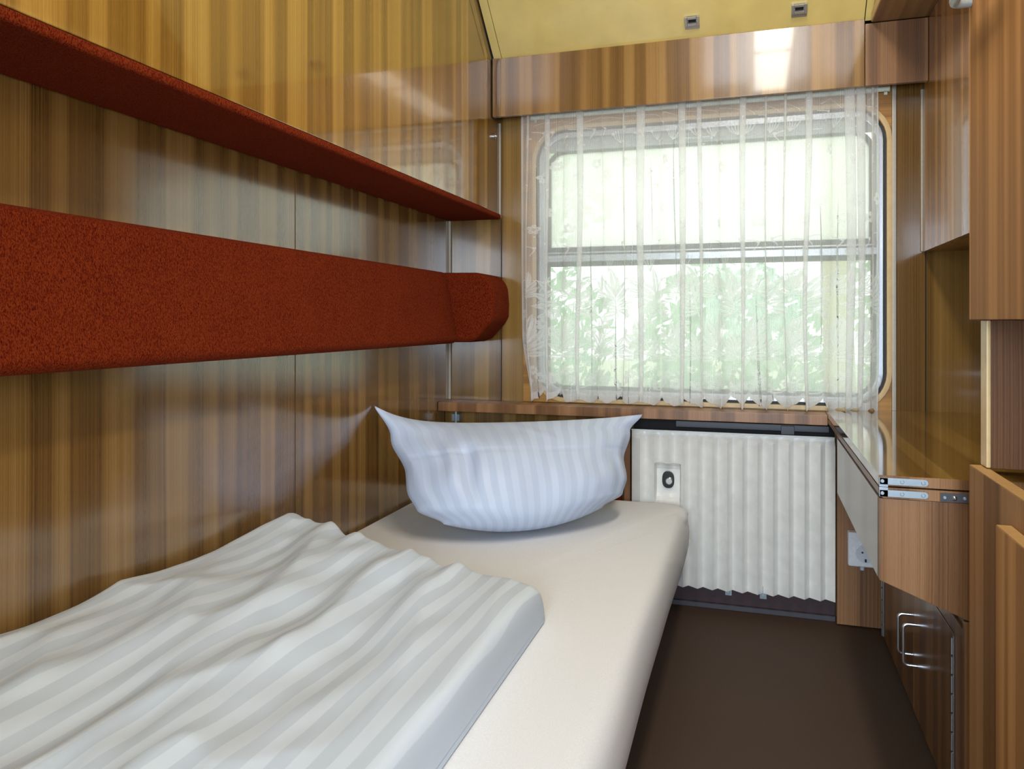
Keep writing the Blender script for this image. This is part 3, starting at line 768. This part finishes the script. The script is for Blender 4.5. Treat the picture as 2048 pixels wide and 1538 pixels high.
# ------------------------------------------------------------------ two clips on the sloped ceiling
def clip(x, label):
    y = 2.678; z = slope_z(y)
    o = thing('ceiling_clip', label, 'clip', (x, y, z), 'metal clips on the sloped ceiling')
    n = Vector((0, -SL, -1)).normalized(); d = Vector((0, -1, SL)).normalized()     # out of the slope, up along it
    def pt(a, b, c): return tuple(Vector((x+a, y, z))+d*b+n*c)
    def slab(a0, a1, b0, b1, c0, c1):
        mb = MB(); v = [pt(a, b, c) for a in (a0, a1) for b in (b0, b1) for c in (c0, c1)]
        return mb.add(v, [(0, 1, 3, 2), (4, 6, 7, 5), (0, 4, 5, 1), (2, 3, 7, 6), (0, 2, 6, 4), (1, 5, 7, 3)])
    slab(-.024, .024, -.020, .026, .0006, .004).build('base_plate', M['brass'], o, bevel=.001)
    mb = MB()
    for q in (slab(-.024, -.016, -.006, .026, .0045, .014), slab(.016, .024, -.006, .026, .0045, .014), slab(-.0155, .0155, -.006, .003, .008, .014), slab(-.0155, .0155, .018, .026, .008, .014)):
        mb.add(q.v, q.f)
    mb.build('loop', M['brass'], o, bevel=.001)
    slab(-.013, .013, .004, .017, .0042, .0052).build('slot', M['dark'], o)
clip(-.2015, 'metal clip on the sloped ceiling, left of the bright reflection')
clip(.139, 'metal clip on the sloped ceiling, right of the bright reflection')

# ------------------------------------------------------------------ curtain rod and lace curtain
rd = thing('curtain_rod', 'pale round curtain rod tucked under the pelmet', 'curtain rod', (-.2, 2.768, 1.757))
MB().tube([(-.80, 2.775, 1.757), (.418, 2.775, 1.757)], .010, 14).build('rod', M['rod'], rd)
lab(MB().tube([(.4182, 2.775, 1.757), (.4215, 2.775, 1.757)], .011, 14).build('end_cap', M['rod'], rd), 'end cap')
for x in (-.785, .412):
    MB().box(x-.005, x+.005, 2.786, 2.793, 1.740, 1.774).build('holder', M['rod'], rd)

CX0, CX1, S = -.832, .386, 2.02
lam = [.088, .120, .074, .105, .140, .080, .096, .128, .070, .110, .092, .135, .078, .100, .118, .084, .106, .09, .12]
ph = []; acc = 0.
for l in lam:
    ph.append((acc, l)); acc += l
def phase(s):
    a = s/S*acc
    for i, (b, l) in enumerate(ph):
        if a <= b+l or i == len(ph)-1: return 2*PI*(i+(a-b)/l), i
def cloth(s, z, off=0.):
    s = max(0., min(S, s))
    p, i = phase(s)
    k = (z-.7)/1.1                                        # 0 hem .. 1 heading
    p += .55*math.sin(z*2.3+i*1.7)*(1-k)+.22*math.sin(z*6+i)
    amp = (.0185+.0100*math.sin(i*2.4))*(.75+.35*k)
    e = min(1, s/.05, (S-s)/.05)
    g = s/S; g = g*1.08 if g < .86 else .9288+(g-.86)/.14*.0712      # bunched towards the right end
    x = CX0+(CX1-CX0)*g+amp*math.sin(p)*max(.35, e)+.006*math.sin(z*3.1+s*5)*(1-k)
    if s < .1: x += .03*(1-s/.1)*smooth(.95, .7, z)        # lower left corner hangs inwards
    y = 2.750+.0125*math.cos(p)*(.85+.3*(1-k))+off
    return (x, y, z)
def hem(s):
    a = (s/.115) % 1.; lob = .040*abs(math.sin(PI*a))**.7
    b = (s/.0383) % 1.; small = .007*abs(math.sin(PI*b))
    return .742-lob-small+.002*math.sin(s*4)
cu = MB()
NS, NZ = 640, 40
def cpos(u, v):
    s = u*S; zb = hem(s); z = zb+(1.788-zb)*v; return cloth(s, z)
cu.grid(cpos, NS, NZ, 0, uvfn=lambda u, v: (u*S, v*1.08))
# --- embroidery, drawn in cloth space (s, z) and laid on the folds
OFF = -.0009
def poly(pts, quads):
    cu.add([cloth(a, b, OFF) for a, b in pts], quads, 1, [(a, b) for a, b in pts])
def strip(pts, w0, w1=None):
    w1 = w0 if w1 is None else w1
    L_ = []; n = len(pts)
    for i in range(n):
        a, b = pts[max(i-1, 0)], pts[min(i+1, n-1)]
        dx, dy = b[0]-a[0], b[1]-a[1]; d = math.hypot(dx, dy) or 1
        w = (w0+(w1-w0)*i/(n-1))/2
        L_.append((pts[i][0]-dy/d*w, pts[i][1]+dx/d*w)); L_.append((pts[i][0]+dy/d*w, pts[i][1]-dx/d*w))
    poly(L_, [(2*i, 2*i+1, 2*i+3, 2*i+2) for i in range(n-1)])
def leaf(x, z, ang, ln, wd, curve=0.):
    n = 8; P = []
    for i in range(n+1):
        t = i/n; a = ang+curve*t
        w = wd*math.sin(PI*min(1, t**.8))**.9*.5
        cx = x+ln*t*math.cos(ang+curve*t*.5); cz = z+ln*t*math.sin(ang+curve*t*.5)
        nx_, nz_ = -math.sin(a), math.cos(a)
        P += [(cx+nx_*w, cz+nz_*w), (cx+nx_*w*.12, cz+nz_*w*.12), (cx-nx_*w*.12, cz-nz_*w*.12), (cx-nx_*w, cz-nz_*w)]
    q = []
    for i in range(n):
        q += [(4*i, 4*i+1, 4*i+5, 4*i+4), (4*i+2, 4*i+3, 4*i+7, 4*i+6)]    # a clear midrib between two halves
    poly(P, q)
def disc(x, z, r, n=10, r0=0.):
    if r0:
        strip([(x+(r+r0)/2*math.cos(2*PI*k/n), z+(r+r0)/2*math.sin(2*PI*k/n)) for k in range(n+1)], r-r0)
    else:
        pts = [(x, z)]+[(x+r*math.cos(2*PI*k/n), z+r*math.sin(2*PI*k/n)) for k in range(n)]
        poly(pts, [(0, 1+k, 1+(k+1) % n) for k in range(n)])
def flower(x, z, r, rot=0.):
    for k in range(5):
        a = rot+2*PI*k/5
        disc(x+r*.62*math.cos(a), z+r*.62*math.sin(a), r*.40, 9, r*.06)
def curl(x, z, r, d=1, w=.0028):
    pts = []
    for k in range(15):
        a = k/14*1.7*2*PI; rr = r*(1-.75*k/14)
        pts.append((x+d*rr*math.cos(a), z+rr*math.sin(a)))
    strip(pts, w, w*1.3)
def hook(x, z, h, d=1, w=.0024):
    strip([(x+d*h*.45*math.sin(t*PI*1.25)*t, z+h*(t-.25*t*t*t*t)) for t in [k/9 for k in range(10)]], w, w*1.5)
    disc(x+d*h*.2, z+h*.62, h*.10, 8)
def spray(x, z, h, d=1):
    """a fan of long leaves on a curved stem"""
    strip([(x+d*.012*math.sin(2.2*t), z+h*.75*t) for t in [k/8 for k in range(9)]], .004, .002)
    for k, (a, ln, wd) in enumerate(((90, .62, .17), (66, .60, .16), (116, .58, .16), (42, .55, .16), (140, .55, .16), (20, .50, .15), (162, .48, .15), (-4, .40, .13), (186, .40, .13))):
        t = .45-.045*k
        leaf(x+d*.010*math.sin(2.2*t), z+h*t, math.radians(a), h*ln, h*wd, d*.35*(1 if a < 90 else -1))
PER = .2020
for c in range(int(S/PER)+1):
    x = c*PER+.055
    # hem band
    for k in range(-1, 2):
        flower(x+k*.047, .772+.012*(k % 2), .021, k*.4); disc(x+k*.047, .772+.012*(k % 2), .003, 6)
    flower(x+.023, .812, .018, .5); flower(x-.026, .806, .016, .1); flower(x+.098, .765, .018, .2)
    strip([(x-.085+.034*math.cos(a), .785+.034*math.sin(a)) for a in [PI+PI*1.25*k/12 for k in range(13)]], .006, .003)
    curl(x+.085, .822, .015, 1); curl(x-.064, .838, .013, -1)
    for k in range(7): strip([(x-.09+k*.03, .722), (x-.088+k*.03, .742)], .003, .0015)
    # big sprays in two staggered rows
    spray(x, .848, .165, 1); spray(x+.101, 1.010, .165, -1)
    spray(x+.100, .858, .092, -1); spray(x-.002, 1.075, .10, 1)
    flower(x+.055, .985, .023, .3); flower(x-.048, 1.02, .021, .9); flower(x+.150, .958, .019, .1)
    curl(x+.052, .930, .016, -1); curl(x-.058, .935, .014, 1); curl(x+.05, 1.055, .015, 1); curl(x+.160, 1.04, .013, -1)
    hook(x+.045, 1.10, .06, 1); hook(x-.05, 1.11, .05, -1)
    # stems and curls along the middle
    hook(x+.02, 1.235, .05, 1); hook(x+.115, 1.25, .045, -1)
    for k in range(5): strip([(x+.07, 1.17), (x+.07+(k-2)*.008, 1.225)], .0014)
    # scattered flowers in the open net
    flower(x+.03, 1.335, .019, .2); flower(x+.135, 1.395, .021, .7); flower(x+.06, 1.525, .021, .4); flower(x+.165, 1.565, .019, .9)
    hook(x+.09, 1.445, .05, 1); hook(x-.01, 1.47, .04, -1); hook(x+.12, 1.60, .05, -1)
    for q in range(8): disc(x+random.uniform(-.1, .1), random.uniform(1.28, 1.66), .0028, 6)
    # top: little sheaves
    for sx in (0, .10):
        for k in range(7):
            a = math.radians(50+k*13); strip([(x+sx, 1.635), (x+sx+.022*math.cos(a), 1.635+.020*math.sin(a)), (x+sx+.034*math.cos(a), 1.635+.042*math.sin(a)+.006)], .0018, .0026)
        hook(x+sx+.045, 1.66, .05, 1, .0022); disc(x+sx-.02, 1.668, .005, 8); disc(x+sx+.025, 1.672, .004, 8)
        strip([(x+sx+.05*math.cos(a)-.03, 1.70+.03*math.sin(a)) for a in [k*.35 for k in range(8)]], .0016)
# woven hem edge
def hemstrip():
    P = []; n = 640
    for i in range(n+1):
        s = i/n*S; P += [(s, hem(s)), (s, hem(s)+.016+.012*abs(math.sin(PI*s/.115)))]
    poly(P, [(2*i, 2*i+2, 2*i+3, 2*i+1) for i in range(n)])
hemstrip()
strip([(.004, z) for z in [.73+k*.03 for k in range(36)]], .008); strip([(S-.004, z) for z in [.73+k*.03 for k in range(36)]], .008)
o = cu.build('lace_curtain', [M['net'], M['embroidery']], None, (-.22, 2.75, .70), uv=True, ang=180)
tag(o, 'sheer white lace curtain with leaf and flower pattern over the window', 'curtain')

# ------------------------------------------------------------------ outside
struct(MB().box(-30, 30, YB+1.5, 45, -1.35, -1.30).build('ground', M['grass']))
def leaves(mb, c, r, n, size):
    for _ in range(n):
        while True:
            p = Vector((random.uniform(-1, 1), random.uniform(-1, 1), random.uniform(-1, 1)))
            if .25 < p.length < 1: break
        p = Vector((c[0]+p.x*r[0], c[1]+p.y*r[1], c[2]+p.z*r[2]))
        a = Vector((random.gauss(0, 1), random.gauss(0, 1), random.gauss(0, 1))).normalized(); b = a.orthogonal().normalized()
        s = size*random.uniform(.6, 1.3); cc = a.cross(b)
        mb.add([p-b*s, p+cc*s*.45, p+b*s, p-cc*s*.45], [(0, 1, 2, 3)])
def tree(name, label, x, y, h, clusters, mat, size, trunk_r):
    t = thing(name, label, 'tree' if 'tree' in name else 'bush', (x, y, -1.3), 'greenery outside the window')
    path = [(x, y, -1.3), (x+.04, y, -.2), (x-.03, y+.05, h*.4), (x+.05, y, h*.8)]
    MB().tube(path, [trunk_r*1.3, trunk_r, trunk_r*.8, trunk_r*.4], 10).build('trunk', M['bark'], t)
    mb = MB()
    for c, r, n in clusters: leaves(mb, (x+c[0], y+c[1], c[2]), r, n, size)
    mb.build('foliage', mat, t, smooth=False)
tree('bush', 'green bush outside behind the left of the clear lower pane', -2.6, 7.6, 1.4, [((0, 0, .7), (1.3, .9, 1.2), 2300)], M['leaf1'], .085, .05)
tree('bush', 'green bush outside behind the middle of the clear lower pane', -.20, 7.8, 1.3, [((0, 0, .6), (1.0, .8, 1.05), 1900)], M['leaf1'], .085, .05)
tree('tree', 'pale trunked tree outside behind the right of the lower pane', .60, 6.3, 5.5, [((0, .3, 3.6), (1.8, 1.5, 1.2), 1600), ((.5, .2, 1.2), (.45, .6, .6), 260)], M['leaf2'], .10, .12)
tree('tree', 'pale leafy tree outside behind the left of the fogged upper pane', -3.2, 10.5, 6.5, [((0, 0, 4.2), (2.2, 1.8, 2.2), 2600)], M['leaf2'], .13, .16)
tree('bush', 'low pale bush outside at the far right of the lower pane', 1.95, 8.3, 1.2, [((0, 0, .5), (.95, .8, .9), 1400)], M['leaf2'], .085, .05)

# ------------------------------------------------------------------ ceiling lamp (out of frame, seen in the reflections)
la = thing('ceiling_lamp', 'long fluorescent lamp on the flat ceiling', 'lamp', (.085, 1.38, ZC))
MB().box(-.025, .195, .70, 2.03, ZC-.020, ZC-.001).build('housing', M['white'], la, bevel=.003)

def area(name, loc, rot, sx, sy, power, col, spread=None):
    l = bpy.data.lights.new(name, 'AREA'); l.shape = 'RECTANGLE'; l.size = sx; l.size_y = sy; l.energy = power; l.color = col
    if spread: l.spread = spread
    o = bpy.data.objects.new(name, l); COL.objects.link(o); o.location = loc; o.rotation_euler = rot
    return o
area('fluorescent_tube', (.085, 1.06, ZC-.024), (0, 0, 0), .17, .64, 10, (1, .94, .82))
area('fluorescent_tube', (.085, 1.70, ZC-.024), (0, 0, 0), .17, .56, 9, (1, .94, .82))
# daylight from the corridor windows, through the doorway behind the viewer
area('corridor_daylight', (.25, YN-1.1, 1.25), (math.radians(-90), 0, math.radians(180)), 1.7, 1.1, 150, (.70, .84, 1.0))

wd = bpy.data.worlds.new('overcast_sky'); SC.world = wd; wd.use_nodes = True
bg = wd.node_tree.nodes['Background']; bg.inputs[0].default_value = (.985, 1.0, .985, 1); bg.inputs[1].default_value = 2.05

# ------------------------------------------------------------------ camera
cam = bpy.data.cameras.new('camera'); co = bpy.data.objects.new('camera', cam); COL.objects.link(co)
cam.sensor_width = 36; cam.lens = 1540/2048*36
cam.shift_y = (642-769)/2048
cam.clip_start = .02
co.location = (0, 0, .995); co.rotation_euler = (math.radians(90), 0, math.atan(485/1540))
SC.camera = co

SC.view_settings.view_transform = 'Standard'; SC.view_settings.look = 'None'
SC.view_settings.exposure = 0.0; SC.view_settings.gamma = 1
SC.view_settings.use_curve_mapping = False
SC.cycles.transparent_max_bounces = 48; SC.cycles.max_bounces = 10; SC.cycles.diffuse_bounces = 5
SC.cycles.sample_clamp_indirect = 6
for o in list(bpy.data.objects):
    if '_org' in o: del o['_org']
